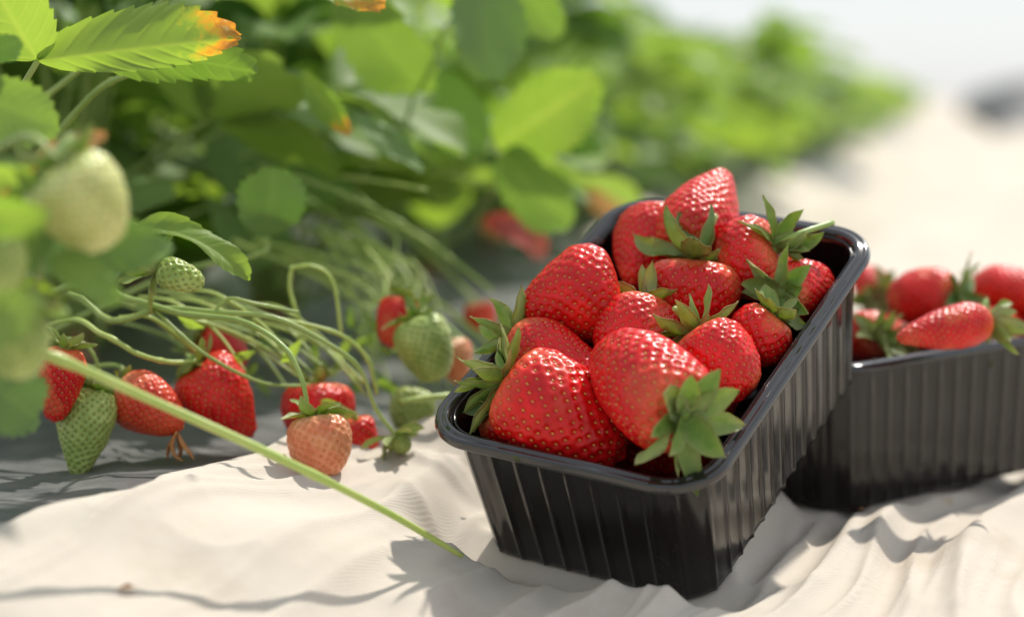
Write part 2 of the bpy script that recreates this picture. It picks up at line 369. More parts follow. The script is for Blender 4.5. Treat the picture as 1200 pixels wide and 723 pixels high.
# keep the cloth below the two trays
def under(R, O):
    q = (np.stack([X-O[0], Y-O[1], Hc-O[2]], -1))@R        # local coords
    mx = 1-sstep(PW/2-PT+.003, PW/2+.014, np.abs(q[..., 0])); my = 1-sstep(PL/2-PT+.003, PL/2+.012, np.abs(q[..., 1]-PL/2))
    m_ = mx*my
    plane = O[2]-((X-O[0])*R[0, 2]+(Y-O[1])*R[1, 2])/R[2, 2]-.0006
    return np.where((m_ > 0) & (Hc > plane), Hc*(1-m_)+plane*m_, Hc)
Hc = under(R1, O1); Hc = under(R2, O2)
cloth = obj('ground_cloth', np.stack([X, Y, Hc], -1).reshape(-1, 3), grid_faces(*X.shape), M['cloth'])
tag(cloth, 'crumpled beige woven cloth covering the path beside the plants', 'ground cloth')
ys2 = .35*np.exp(np.arange(0, math.log(110/.35), .012)); ws2 = np.concatenate([-np.exp(np.linspace(math.log(3), math.log(.005), 130)), np.linspace(0, .25, 60)])
Y2, W2 = np.meshgrid(ys2, ws2, indexing='ij'); X2 = edge_x(Y2)+W2*np.minimum(Y2, 2.5)
Z2 = h_bed(X2, Y2)-.0035*sstep(0, .01, W2)-.03*sstep(.02, .1, W2)
# creases of the film
Z2 = Z2+(.003*(1-np.abs(noise2(X2*30, Y2*12, 1, 21)))**3)*(W2 < -.002)
tag(obj('plastic_mulch', np.stack([X2, Y2, Z2], -1).reshape(-1, 3), grid_faces(*X2.shape), M['film']), 'creased grey plastic film laid over the plant bed', 'plastic film')
gx, gy = np.meshgrid(np.linspace(-400, 400, 40), np.linspace(-60, 900, 40))
tag(obj('ground', np.stack([gx, gy, np.full_like(gx, -.05)], -1).reshape(-1, 3), grid_faces(40, 40), M['soil']), kind='structure')

# ------------------------------------------------------------------ strawberries
PROF = {
 'cone': ([0, .02, .08, .2, .38, .6, .8, .93, 1], [.0, .42, .80, .98, 1.0, .80, .50, .27, 0]),
 'blunt': ([0, .02, .08, .2, .4, .62, .82, .94, 1], [0, .42, .78, .96, 1.0, .90, .68, .42, 0]),
 'round': ([0, .02, .08, .22, .45, .68, .86, .95, 1], [0, .42, .72, .93, 1.0, .92, .68, .44, 0]),
 'long': ([0, .02, .08, .2, .35, .6, .8, .93, 1], [0, .38, .72, .95, 1.0, .84, .62, .38, 0]),
}
def surf(prof, L, Rm, s, th, seed, bend, squash, ex, ey, ez, base, lump):
    """s in 0..1 along the outline -> point (vectorised)"""
    t, r = PROF[prof]; tt = np.linspace(0, 1, 400); 
    # smooth the profile
    rr = np.interp(tt, t, r); k = np.hanning(31); k /= k.sum(); rp = np.interp(np.linspace(-.08, 1.08, 464), tt, rr); 
    rs = np.convolve(np.pad(rr, 15, mode='edge'), k, 'valid'); rs = np.where(tt < .04, rr*np.minimum(1, tt/.04)**.3, rs)
    rs = rs*np.minimum(1, np.sqrt(np.maximum(0, (1-tt)/.05))+.0)**1.0; rs[0] = 0; rs[-1] = 0
    zz = tt-.035*np.exp(-(tt/.0001))  # keep
    rs = rs/rs.max()
    # arclength param
    ds = np.hypot(np.diff(tt*L), np.diff(rs*Rm)); S = np.concatenate([[0], np.cumsum(ds)]); S /= S[-1]
    t_ = np.interp(s, S, tt); r_ = np.interp(s, S, rs)*Rm
    z = t_*L; z = z+.06*L*np.exp(-(r_/(.35*Rm))**2)*(t_ < .3)
    x = r_*np.cos(th); y = r_*np.sin(th)*squash
    p = np.stack([x, y, z], -1)/Rm
    n_ = noise3(p, .9, seed)*lump+noise3(p, 2.1, seed+3)*lump*.4
    x = x*(1+n_); y = y*(1+n_); x = x+bend*L*(t_*(1-t_))*1.6
    return base+x[..., None]*ex+y[..., None]*ey+z[..., None]*ez, t_
G1 = 'ripe strawberries heaped in the tilted punnet'; G2 = 'ripe strawberries in the level punnet'
def berry(label, C, T, wpx, prof='cone', m='red', seeds='seed_y', cal=None, stem=None, group='ripe strawberries heaped in the tilted punnet', res=1.0, bend=0., squash=1., pale=.5, lump=.07, nseed=None, seed=None, roll=0., pit=.00052, extra=None):
    seed = seed if seed is not None else int(abs(hash_(label))) % 50
    C = np.asarray(C); T = np.asarray(T)
    if group in (G1, G2):      # keep the fruit inside its tray
        Rb, Ob = (R1, O1) if group == G1 else (R2, O2)
        for _ in range(4):
            w_ = wpx*mpp((C+T)/2)/2; ax = nrm(T-C); tt = np.linspace(0, 1, 12); rr = np.interp(tt, *PROF[prof])*w_*.97; an = np.arange(24)*np.pi/12
            e1 = nrm(np.cross(ax, V(.3, .2, .9))); e2 = np.cross(ax, e1)
            Q = (C+(T-C)*tt[:, None])[:, None]+rr[:, None, None]*(np.cos(an)[:, None]*e1+np.sin(an)[:, None]*e2)
            q = ((Q.reshape(-1, 3))-Ob)@Rb; z = q[:, 2]; mk = z < PH+.001
            off = PT+.003-(PT-.0062)*np.clip(z/PH, 0, 1)
            sh = V(0, 0, 0)
            if mk.any():
                sh[0] -= max(0, (q[mk, 0]-(PW/2-off[mk])).max()); sh[0] += max(0, (-(PW/2-off[mk])-q[mk, 0]).max())
                sh[1] += max(0, (off[mk]-q[mk, 1]).max()); sh[1] -= max(0, (q[mk, 1]-(PL-off[mk])).max())
            sh[2] += max(0, (.004-z).max())
            d = Rb@sh; C = C+d; T = T+d
            if stem is not None: stem['pts'] = [np.asarray(p_)+d for p_ in stem['pts']]
        if np.linalg.norm(sh) > .001: print('tight', label, sh)
    C = np.asarray(C); T = np.asarray(T); mid = (C+T)/2; Rm = wpx*mpp(mid)/2; L = np.linalg.norm(T-C)
    ez = nrm(T-C); vd = nrm(CAM-mid); ey = nrm(vd-ez*np.dot(vd, ez)); ex = np.cross(ey, ez)
    if roll: a = math.radians(roll); ex, ey = ex*math.cos(a)+ey*math.sin(a), ey*math.cos(a)-ex*math.sin(a)
    nl, nc = int(150*res), int(230*res)
    s = np.linspace(.002, .998, nl); th = np.arange(nc)*2*np.pi/nc
    SS, TH = np.meshgrid(s, th, indexing='ij')
    ar = (SS, TH)
    f = lambda s_, t_: surf(prof, L, Rm, s_, t_, seed, bend, squash, ex, ey, ez, C, lump)
    P, tt = f(SS, TH)
    # seeds by equal area
    ns = nseed or int(np.clip(5.2*L*Rm*2*1.0/(.0036**2)*.98, 90, 420))
    s1 = np.linspace(0, 1, 300); Pq, tq = f(s1, np.zeros(300)); rad = np.interp(tq, *PROF[prof])+.02; A = np.cumsum(rad); A /= A[-1]
    k = np.arange(ns); fr = (k+.5)/ns; ssd = np.interp(fr, A, s1); thd = k*2.399963+.35*RNG.random(ns)*.3
    ssd = ssd+RNG.normal(0, .0035, ns); ok = (ssd > .10) & (ssd < .985); ssd, thd = ssd[ok], thd[ok]
    Sd, std = f(ssd, thd)
    # normals of the grid
    du = np.gradient(P, axis=0); dv = np.roll(P, -1, 1)-np.roll(P, 1, 1); Nn = np.cross(dv, du); Nn /= np.linalg.norm(Nn, axis=-1)[..., None]+1e-12
    cen = C+ez*(L*.45); sg = np.sign(np.sum(Nn*(P-cen), -1).mean()); Nn *= sg
    Pf = P.reshape(-1, 3).astype(np.float32); dmin = np.full(len(Pf), 1e9, np.float32)
    for i0 in range(0, len(Sd), 40):
        D = ((Pf[:, None]-Sd[None, i0:i0+40].astype(np.float32))**2).sum(-1); dmin = np.minimum(dmin, D.min(1))
    d = np.sqrt(dmin).reshape(P.shape[:2]); sp_ = math.sqrt(4.0*L*Rm*2*.8/max(len(Sd), 1)); rr_ = .33*sp_
    pitd = np.exp(-(d/rr_)**2.2); amp = pit*sp_/.0036
    P2 = P+Nn*(amp*(.45*np.clip(d/sp_/.6, 0, 1)**1.2-pitd*.9))[..., None]
    a = Acc()
    pl = pale*(1-sstep(.03, .20, tt+.05*noise3(P/Rm, 2., seed+5)))+.0*tt
    patch = sstep(.25, .55, noise3(P/Rm, 1.1, seed+9))*.5*pale
    pal = np.clip(pl+patch, 0, 1)
    a.add(P2.reshape(-1, 3), grid_faces(nl, nc, True), 0, {'pit': (pitd*.75).ravel(), 'pale': pal.ravel()})
    a.add(np.vstack([P2[0], C+ez*(L*.05)+0*ez]), [np.array([[(j+1) % nc, j, nc] for j in range(nc)])], 0, {'pit': 0., 'pale': pale})
    a.add(np.vstack([P2[-1], P2[-1].mean(0)]), [np.array([[j, (j+1) % nc, nc] for j in range(nc)])], 0, {'pit': 0., 'pale': 0.})
    # seeds: little teardrops lying along the fruit
    e = 1e-3; Pa, _ = f(np.clip(ssd+e, 0, 1), thd); Pb, _ = f(ssd, thd+.01)
    tu = Pa-Sd; tu /= np.linalg.norm(tu, axis=1)[:, None]+1e-12; tv = Pb-Sd; n3 = np.cross(tv, tu); n3 /= np.linalg.norm(n3, axis=1)[:, None]+1e-12
    n3 *= np.sign(np.sum(n3*(Sd-cen), 1))[:, None]; tw = np.cross(n3, tu)
    la = np.linspace(0, np.pi, 6); lo = np.arange(7)*2*np.pi/7; sc_ = sp_/.0036
    ring = np.stack([np.outer(np.cos(la), np.ones(7)), np.outer(np.sin(la)*(1-.35*np.cos(la)), np.cos(lo)), np.outer(np.sin(la), np.sin(lo))], -1).reshape(-1, 3)*np.array([.00058, .00035, .00034])*sc_
    vs = Sd[:, None]-n3[:, None]*(amp*.80)+ring[None, :, 0:1]*tu[:, None]+ring[None, :, 1:2]*tw[:, None]+ring[None, :, 2:3]*n3[:, None]
    gf = grid_faces(6, 7, True); a.add(vs.reshape(-1, 3), (gf[None]+np.arange(len(Sd))[:, None, None]*42).reshape(-1, 4), 1, {'pit': 0., 'pale': 0.})
    zmin = P2[..., 2].min(); loc = V(mid[0], mid[1], zmin)
    root = empty('strawberry', loc, label, 'strawberry', group)
    a.build('fruit', [M[m], M[seeds]], root)
    cal = dict(cal) if cal is not None else None
    if cal is not None:
        calyx(root, C+ez*L*cal.pop('sink', .045), -ez, Rm, seed=seed, **cal)
    if stem is not None:
        st_ = [C+ez*L*.04]+[np.asarray(q) for q in stem['pts']]
        v, fc = tube(st_, [stem.get('r', .0011)*1.15, stem.get('r', .0011)], 16, 10); obj('stem', v, fc, M[stem.get('m', 'stalk')], root)
    return root
def hash_(s):
    h = 7
    for ch in s: h = (h*31+ord(ch)) % 1000003
    return h
def sepal_mesh(B, out, up, L, Wd, lift, curl, twist, rg):
    """out: radial direction, up: away from the fruit"""
    n, k = 12, 7; t = np.linspace(0, 1, n); ang = lift+curl*t**1.3; st_ = L/(n-1)
    r = np.concatenate([[0], np.cumsum(np.cos(ang[:-1])*st_)]); z = np.concatenate([[0], np.cumsum(np.sin(ang[:-1])*st_)])
    side = np.cross(up, out); w = Wd*.54*(np.sin(np.pi*np.clip(t*.72+.20, 0, 1))**.7)*(1-t**5)**.8+.0001; w[0] *= .8
    vv = np.linspace(-1, 1, k); wob = rg.normal(0, .25)
    C_ = B+r[:, None]*out+z[:, None]*up+(side*L*.12*wob)[None]*(t**2)[:, None]
    nn = -np.sin(ang)[:, None]*out+np.cos(ang)[:, None]*up
    tw = twist*t; sd = side[None]*np.cos(tw)[:, None]+nn*np.sin(tw)[:, None]; n2 = nn*np.cos(tw)[:, None]-side[None]*np.sin(tw)[:, None]
    fold = .35+.3*rg.random()
    hgt = w[:, None]*(fold*np.abs(vv)[None]**1.3)+L*.018*np.sin(t[:, None]*14+vv[None]*2.5+rg.random()*6)*np.abs(vv)[None]
    top = C_[:, None]+sd[:, None]*(w[:, None]*vv[None])[..., None]+n2[:, None]*hgt[..., None]
    th = .00016; bot = top-n2[:, None]*th
    v = np.vstack([top.reshape(-1, 3), bot.reshape(-1, 3)]); g = grid_faces(n, k); g2 = g[:, ::-1]+n*k
    bd = list(range(0, k))+[i*k+k-1 for i in range(1, n)]+[(n-1)*k+j for j in range(k-2, -1, -1)]+[i*k for i in range(n-2, 0, -1)]
    sfc = np.array([[bd[i], bd[(i+1) % len(bd)], bd[(i+1) % len(bd)]+n*k, bd[i]+n*k] for i in range(len(bd))])
    ed = np.clip(np.abs(vv)[None]**4*.45+(t[:, None]**7)*.8*rg.random()+.0*w[:, None], 0, 1).ravel()
    return v, [g, g2, sfc], np.concatenate([ed, ed])
def calyx(root, B, up, Rm, n=9, L=.013, W=.0048, lift=.1, curl=.9, var=.35, m='sepal', seed=0, inner=0, hub=.0026):
    rg = np.random.default_rng(seed+100)
    ref = V(0, 0, 1) if abs(up[2]) < .9 else V(1, 0, 0); e1 = nrm(np.cross(up, ref)); e2 = np.cross(up, e1)
    la = np.linspace(0, np.pi, 8); lo = np.arange(14)*2*np.pi/14
    hv = B+(np.outer(np.sin(la), np.cos(lo))[..., None]*e1+np.outer(np.sin(la), np.sin(lo))[..., None]*e2)*hub*1.15+np.outer(np.cos(la), np.ones(14))[..., None]*up*hub*.55
    cx_ = obj('calyx', hv.reshape(-1, 3), grid_faces(8, 14, True), M[m], root)
    for i in range(n+inner):
        a = (i+.45*rg.random())*2*np.pi/max(n, 1)+(.35 if i >= n else 0); out = e1*math.cos(a)+e2*math.sin(a); inn = i >= n
        l_ = L*(.8+.4*rg.random())*(.8 if inn else 1)
        lf = lift+rg.normal(0, var)*1.25+(.35 if inn else 0)
        cu = curl*(.3+1.6*rg.random())+rg.normal(0, .5); lf = max(lf, min(lift, -.02)); cu = max(cu, -.30-lf) if lift > -.3 else cu
        v, f, ed = sepal_mesh(B+out*hub*.75+up*.0004*(2 if inn else 1), out, up, l_, W*(.8+.4*rg.random()), lf, cu, rg.normal(0, 1.0), rg)
        mm = m if rg.random() < .75 else ('sepal_pale' if m == 'sepal' else 'sepal')
        obj('sepal', v, f, M[mm], cx_, attrs={'edge': ed})
    return cx_

# --- tilted punnet (pixel traces intersected with planes above the rim)
berry('large berry with long raised sepals filling the front left corner of the tilted punnet', r1(582, 452, .010), r1(724, 548, -.016), 130, 'blunt', cal=dict(n=10, inner=4, L=.0215, W=.0066, lift=.62, curl=.2, var=.35), lump=.05, seed=4, res=1.25, pale=.35)
berry('large berry at front right whose green calyx droops over the right rim', r1(806, 491, .017), r1(710, 409, .013), 124, 'blunt', cal=dict(n=9, inner=2, L=.0240, W=.0085, lift=.2, curl=.45, var=.55), stem=None, seed=11, res=1.25, lump=.06, pale=.3)
berry('big smooth cone lying sideways with no calyx showing, upper left of the heap', r1(728, 336, .010), r1(606, 364, .010), 118, 'cone', cal=None, seed=2, res=1.25, pale=.1, lump=.05)
berry('slim berry half buried behind the front left one', r1(600, 392, .004), r1(722, 462, -.004), 80, 'long', cal=dict(n=8, inner=3, L=.0185, W=.0058, lift=.5, curl=.4, m='sepal'), seed=6)
berry('upright berry with curled grey green sepals in the middle of the heap', r1(760, 352, .010), r1(730, 440, -.004), 100, 'round', cal=dict(n=8, L=.0160, W=.0062, lift=.7, curl=-.2, var=.45, m='sepal_pale'), seed=8, res=1.1, pale=.35)
berry('berry wearing a flat pale calyx with a cut stem, right of the middle one', r1(820, 390, .013), r1(874, 470, -.004), 106, 'round', cal=dict(n=9, inner=3, L=.0190, W=.0066, lift=.15, curl=.45, m='sepal'), stem=dict(pts=[r1(806, 374, .02), r1(795, 362, .026)]), seed=13, res=1.1)
berry('broad berry under a dark star calyx with an upright stem', r1(815, 303, .012), r1(806, 395, -.012), 116, 'blunt', cal=dict(n=7, inner=2, L=.0265, W=.0095, lift=.3, curl=.5, var=.35, m='sepal_dark'), stem=dict(pts=[r1(826, 280, .018), r1(838, 253, .022)], r=.0015), seed=17, res=1.1)
berry('topmost berry of the heap with its blunt tip pointing at the sky', r1(806, 292, .004), r1(858, 190, .014), 96, 'cone', cal=None, seed=21, lump=.05, pale=.15, roll=40)
berry('berry beside the topmost one with a long stem reaching over the rim', r1(912, 288, .010), r1(850, 322, -.004), 104, 'round', cal=dict(n=9, inner=3, L=.0175, W=.0066, lift=.5, curl=.2, var=.55), stem=dict(pts=[r1(935, 275, .016), r1(976, 261, .012)], r=.0012), seed=23)
berry('shiny berry lying deepest in the far right corner of the tilted punnet', r1(922, 346, .002), r1(972, 336, -.018), 74, 'round', cal=dict(n=10, L=.0160, W=.0066, lift=.2, curl=.35, var=.4), seed=27)
berry('small deep red berry wedged against the right rim', r1(910, 368, .003), r1(868, 420, -.010), 78, 'round', cal=dict(n=8, L=.0125, W=.0055, lift=.4, curl=.3, m='sepal'), seed=31)
berry('berry tucked behind the middle ones against the left side of the punnet', r1(778, 262, .0), r1(738, 334, -.004), 98, 'cone', cal=dict(n=7, L=.013, W=.005, lift=.5, curl=.3, m='sepal_dark'), seed=33, pale=.25)
berry('berry mostly hidden below the sideways cone at the centre', r1(700, 372, -.012), r1(708, 432, -.022), 84, 'round', seed=35)
berry('dark berry sunk in the front left corner below the big one', r1(556, 470, -.006), r1(606, 530, -.030), 70, 'blunt', cal=dict(n=7, L=.011, W=.0045, lift=.2, curl=.4, m='sepal_dark'), seed=37)
berry('berry squeezed low between the two big front ones', r1(760, 470, -.014), r1(720, 505, -.034), 84, 'blunt', seed=39)
berry('low berry against the right wall under the flat pale calyx', r1(840, 440, -.014), r1(800, 500, -.03), 84, 'blunt', seed=41)
berry('berry lying on the floor of the tilted punnet below the two front ones', V(.040, .808, .050), V(.082, .798, .048), 92, 'blunt', seed=57)
# --- level punnet
G2 = 'ripe strawberries in the level punnet'
berry('tapered berry lying along the front rim of the level punnet', r2(1160, 376, .015), r2(1048, 397, .012), 54, 'cone', m='red', cal=dict(n=9, inner=3, L=.017, W=.006, lift=.5, curl=.3), group=G2, seed=43, res=.7)
berry('round berry at the back of the level punnet, nearest the tilted one', r2(1124, 345, .018), r2(1040, 352, .014), 70, 'round', cal=dict(n=9, L=.017, W=.006, lift=.5, curl=.3, m='sepal_dark'), group=G2, seed=45, res=.7)
berry('berry running out of the picture at the right of the level punnet', r2(1146, 340, .014), r2(1232, 350, .014), 66, 'blunt', cal=dict(n=8, L=.014, W=.006, lift=.5, curl=.3), group=G2, seed=47, res=.7)
berry('berry seen end on where the two punnets meet', r2(1030, 392, .006), r2(996, 398, .000), 60, 'round', cal=dict(n=9, L=.015, W=.006, lift=.8, curl=.2, m='sepal_pale'), group=G2, seed=49, res=.7)
berry('small berry with a pale calyx peeping past the corner of the tilted punnet', r2(1028, 348, .008), r2(1014, 322, .016), 44, 'round', cal=dict(n=8, L=.014, W=.007, lift=.2, curl=.4, m='sepal_pale'), group=G2, seed=51, res=.6)
berry('low berry between the calyxes at the front of the level punnet', r2(1064, 400, -.006), r2(1038, 388, -.010), 50, 'round', cal=dict(n=8, L=.014, W=.005, lift=.6, curl=.3, m='sepal_pale'), group=G2, seed=53, res=.6)
berry('berry under the right end of the level punnet heap', r2(1176, 392, .0), r2(1230, 385, -.006), 64, 'round', cal=dict(n=9, inner=2, L=.015, W=.006, lift=.6, curl=.3, m='sepal'), group=G2, seed=55, res=.6)

# ------------------------------------------------------------------ leaves and plants
def leaflet(Bp, ey, n, L, Wd, nu=30, nv=13, teeth=9, tooth=.06, bend=.5, cup=.1, fold=.15, pleat=.010, tint=None, rust=0., rg=RNG, wave=.04, shape=.62, asym=1.):
    """one strawberry leaflet from its base along ey, upper side towards n"""
    u = np.linspace(0, 1, nu)[:, None]; v = np.linspace(-1, 1, nv)[None]; v = np.sign(v)*np.abs(v)**.8
    w = (np.sin(np.pi*np.clip(u, 0, 1)**shape*1.0)**.62)*.5*Wd*(.62+.5*u); w[0] = Wd*.015; w[-1] = Wd*.03
    ph = (u*1.0+np.abs(v)*.02)*teeth; saw = (ph % 1.0); saw = np.where(saw < .75, saw/.75, (1-saw)/.25)
    e = np.abs(v)**5; x = v*w*(1+e*(saw-.5)*tooth*2.6); x = np.where(x > 0, x*asym, x); y = u*L+e*saw*tooth*L*.6+np.abs(v)**2*w*.28*np.sin(np.pi*u)
    pv = (u*L-np.abs(v)*w*.75)/L*8.5; fr = np.abs((pv % 1)-.5)*2      # lateral veins
    vein = np.maximum(np.exp(-((1-fr)/.16)**2)*(1-e)*.7, np.exp(-(v/.07)**2)*np.ones_like(u))*(u > .01)
    z = fold*np.abs(x)+cup*x*x/Wd*2-pleat*L*np.exp(-((1-fr)/.3)**2)*(np.abs(v) > .05)*np.minimum(1, np.abs(v)*3)+wave*L*np.sin(u*9+v*2+rg.random()*6)*np.abs(v)**2
    k = bend if abs(bend) > 1e-3 else 1e-3; a = k*y/L; yy = L*np.sin(a)/k; zz = -L*(1-np.cos(a))/k
    yy = yy+z*np.sin(a); zz = zz+z*np.cos(a)
    th = math.atan2(-(1-math.cos(k))/k, math.sin(k)/k); c_, s_ = math.cos(-th), math.sin(-th)
    yy, zz = yy*c_-zz*s_, yy*s_+zz*c_
    ey = nrm(ey); n = nrm(n-ey*np.dot(n, ey)); ex = np.cross(ey, n)
    P = Bp+x[..., None]*ex+yy[..., None]*ey+zz[..., None]*n
    tint = rg.random() if tint is None else tint
    r_ = np.zeros((nu, nv))+0.*x if np.isscalar(rust) and rust == 0 else rust*(sstep(.55, 1.0, u)*sstep(.1, .9, np.abs(v)*.6+u*.55))
    return P.reshape(-1, 3), grid_faces(nu, nv)[:, ::-1], {'vein': vein.ravel(), 'tint': tint, 'rust': (r_+0*x).ravel()}
def pxleaf(plant, b, t, wpx, roll=0, m='leaf', bend=.4, stalk=None, name='leaf', label=None, flip=1, hi=False, **k):
    B, T = at(*b), at(*t); mid = (B+T)/2; ey = nrm(T-B); vd = nrm(CAM-mid); n0 = nrm(vd-ey*np.dot(vd, ey)); s0 = np.cross(ey, n0)
    a = math.radians(roll); n = (n0*math.cos(a)+s0*math.sin(a))*flip
    L = np.linalg.norm(T-B); q = dict(nu=44, nv=17) if not hi else dict(nu=150, nv=61, teeth=11)
    q.update(k); v, f, at_ = leaflet(B, ey, n, L, wpx*mpp(mid), bend=bend, **q)
    o = obj(name, v, f, M[m], plant, attrs={k2: np.broadcast_to(x, len(v)) for k2, x in at_.items()})
    if label: o['label'] = label
    if stalk is not None:
        v, f = tube([B]+[np.asarray(s_) for s_ in stalk], [.0011, .0016], 18, 8); obj('leaf_stalk', v, f, M['stalk'], o)
    return o
def pstalk(plant, pts, r, m='stalk', n=40, name='fruit_stalk', k=10, ends=None):
    v, f = tube(pts, r, n, k); return obj(name, v, f, M[m], plant)
def rand_leaf(base, phi, reach, hgt, size, rg, nu=16, nv=7, lod=0):
    """returns stalk mesh and blade mesh for one three-part leaf; base: crown point"""
    d = V(math.cos(phi), math.sin(phi), 0); P1 = base+d*reach*.35+V(0, 0, hgt*.72); P2 = base+d*reach+V(0, 0, hgt)
    sv, sf = tube([base, base+d*reach*.1+V(0, 0, hgt*.35), P1, P2], [.0022, .0013], 12 if not lod else 6, 6 if not lod else 4)
    a = Acc(); tilt = rg.normal(0, .35); nup = nrm(V(0, 0, 1)+d*(.35+rg.normal(0, .25))+np.cross(d, V(0, 0, 1))*tilt)
    e0 = nrm(d*1.0+V(0, 0, rg.normal(-.15, .25))); sd = np.cross(e0, nup); tint = rg.random()
    for ang in (0, 1.35, -1.35):
        e = e0*math.cos(ang)+sd*math.sin(ang); n_ = nrm(nup-e0*.1+e*(.25+.2*rg.random()))
        v, f, at_ = leaflet(P2+e*.003, e, n_, size*(1 if ang == 0 else .92), size*.86, nu=nu, nv=nv, bend=rg.normal(.5, .25), cup=.1, fold=rg.uniform(.05, .3), tint=tint, rg=rg, tooth=.05, teeth=8)
        a.add(v, f, 0, at_)
    return (sv, sf), a
EX = lambda y: float(np.interp(y, EDGE[:, 0], EDGE[:, 1]))
def base_z(x, y): return float(h_bed(np.array(x), np.array(y)))
def plant_root(x, y, label, group='strawberry plants along the row'):
    return empty('strawberry_plant', (x, y, base_z(x, y)), label, 'plant', group)
def near_plant(x, y, label, n, seed, H=(.12, .25), avoid=None, size=(.065, .095), phis=None):
    rg = np.random.default_rng(seed); r = plant_root(x, y, label); base = V(x, y, base_z(x, y))
    v, f = tube([base-V(0, 0, .01), base+V(0, 0, .02)], [.014, .009], 5, 10); obj('crown', v, f, M['dry'], r)
    for i in range(n):
        phi = (i*2.4+rg.random()) if phis is None else math.radians(rg.uniform(*phis)); hg = rg.uniform(*H); rc = rg.uniform(.03, .17)
        if avoid and avoid(x+math.cos(phi)*rc, y+math.sin(phi)*rc, hg): continue
        (sv, sf), a = rand_leaf(base+V(rg.normal(0, .008), rg.normal(0, .008), .01), phi, rc, hg, rg.uniform(*size), rg, nu=20, nv=9)
        lf = a.build('leaf', [M[['leaf', 'leaf', 'leaf_fresh', 'leaf_dark'][rg.integers(4)]]], r); obj('leaf_stalk', sv, sf, M['stalk'], lf)
    return r
# left foreground plant, its crown just outside the picture
PA = plant_root(-.27, .90, 'nearest strawberry plant at the left edge, its fruit hanging over the cloth')
CA = V(-.27, .90, base_z(-.27, .90)+.01)
v, f = tube([CA-V(0, 0, .015), CA+V(0, 0, .02)], [.016, .010], 5, 10); obj('crown', v, f, M['dry'], PA)
J = at(46, 70, .77)
top_ = [at(10, 130, .78), at(-60, 260, .80), CA+V(.01, 0, .05), CA]
pxleaf(PA, (44, 72, .770), (284, 44, .765), 122, roll=-4, m='leaf_fresh', bend=.45, hi=True, rust=.85, fold=-.22, cup=-.12, stalk=top_, tint=.7, pleat=.006, tooth=.045, shape=.7, asym=.5, label='large sunlit leaflet with an orange withered tip')
pxleaf(PA, (44, 70, .770), (-30, -60, .74), 130, roll=-20, m='leaf_fresh', bend=.3, hi=True, tint=.8, pleat=.006, tooth=.045)
pxleaf(PA, (84, 56, .800), (302, 86, .815), 92, roll=35, flip=-1, m='leaf', bend=.3, hi=True, tint=.3, fold=.05, label='shaded leaflet seen from its pale underside', pleat=.006, tooth=.05)
pxleaf(PA, (210, -14, .86), (452, 4, .84), 62, roll=-62, m='leaf_fresh', bend=.2, tint=.7, rust=.8, stalk=[at(120, 60, .87), at(-20, 200, .88), CA])
pxleaf(PA, (-30, 110, .70), (70, 150, .69), 96, roll=10, m='leaf', bend=.3, tint=.5)
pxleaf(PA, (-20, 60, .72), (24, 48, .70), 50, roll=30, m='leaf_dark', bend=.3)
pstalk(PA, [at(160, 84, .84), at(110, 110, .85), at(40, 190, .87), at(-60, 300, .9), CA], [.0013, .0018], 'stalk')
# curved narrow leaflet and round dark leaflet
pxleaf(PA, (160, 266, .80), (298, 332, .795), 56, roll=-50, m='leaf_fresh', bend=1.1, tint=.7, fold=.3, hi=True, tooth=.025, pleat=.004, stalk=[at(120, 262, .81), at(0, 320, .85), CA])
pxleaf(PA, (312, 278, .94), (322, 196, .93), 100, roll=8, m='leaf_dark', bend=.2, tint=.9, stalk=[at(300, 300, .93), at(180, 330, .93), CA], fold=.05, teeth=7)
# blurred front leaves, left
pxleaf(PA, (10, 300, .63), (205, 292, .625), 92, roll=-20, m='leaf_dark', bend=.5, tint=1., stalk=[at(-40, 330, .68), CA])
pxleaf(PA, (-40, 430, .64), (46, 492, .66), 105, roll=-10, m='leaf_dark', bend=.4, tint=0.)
pxleaf(PA, (60, 250, .60), (20, 320, .60), 60, roll=20, m='leaf', bend=.4)
pxleaf(PA, (-30, 330, .62), (80, 372, .60), 60, roll=-30, m='leaf_fresh', bend=.5, tint=.8)
pxleaf(PA, (44, 192, .64), (128, 158, .63), 34, roll=-30, m='dry', bend=.8, name='withered_leaf', label='dry orange brown scrap of leaf')
pxleaf(PA, (-10, 235, .66), (56, 176, .65), 14, roll=40, m='redleaf', bend=.5, name='withered_leaf')
pxleaf(PA, (-60, 240, .57), (58, 258, .56), 70, roll=15, m='leaf_fresh', bend=.5, tint=.3)
pxleaf(PA, (-50, 400, .57), (52, 352, .565), 74, roll=-15, m='leaf', bend=.5, tint=.8)
pxleaf(PA, (60, 300, .60), (140, 356, .59), 62, roll=-20, m='leaf', bend=.5, tint=.3)
pxleaf(PA, (-20, 200, .60), (50, 210, .59), 46, roll=30, m='leaf_fresh', bend=.5, tint=.9)
rgs = np.random.default_rng(9)
for k_, (px_, py_, l_, lb) in enumerate([(150, 694, 26, 'curled tan scrap of dead leaf on the cloth near the bottom edge'), (560, 560, 9, 'tiny brown crumb on the cloth left of the tilted punnet'), (1010, 600, 9, 'tiny brown crumb on the lit fold in front of the level punnet')]):
    P0 = ground_pt(px_, py_, h_cloth); P0[2] += .0012; e_ = nrm(V(.8, .5, 0)); q_ = l_*mpp(P0)
    v, f, at_ = leaflet(P0-e_*q_/2, e_, V(0, -.2, 1), q_, q_*.45, bend=1.0, fold=.2, nu=24, nv=9, teeth=5, rg=rgs)
    tag(obj('leaf_scrap', v, f, M['dry'], None, origin=P0), lb, 'leaf scrap')
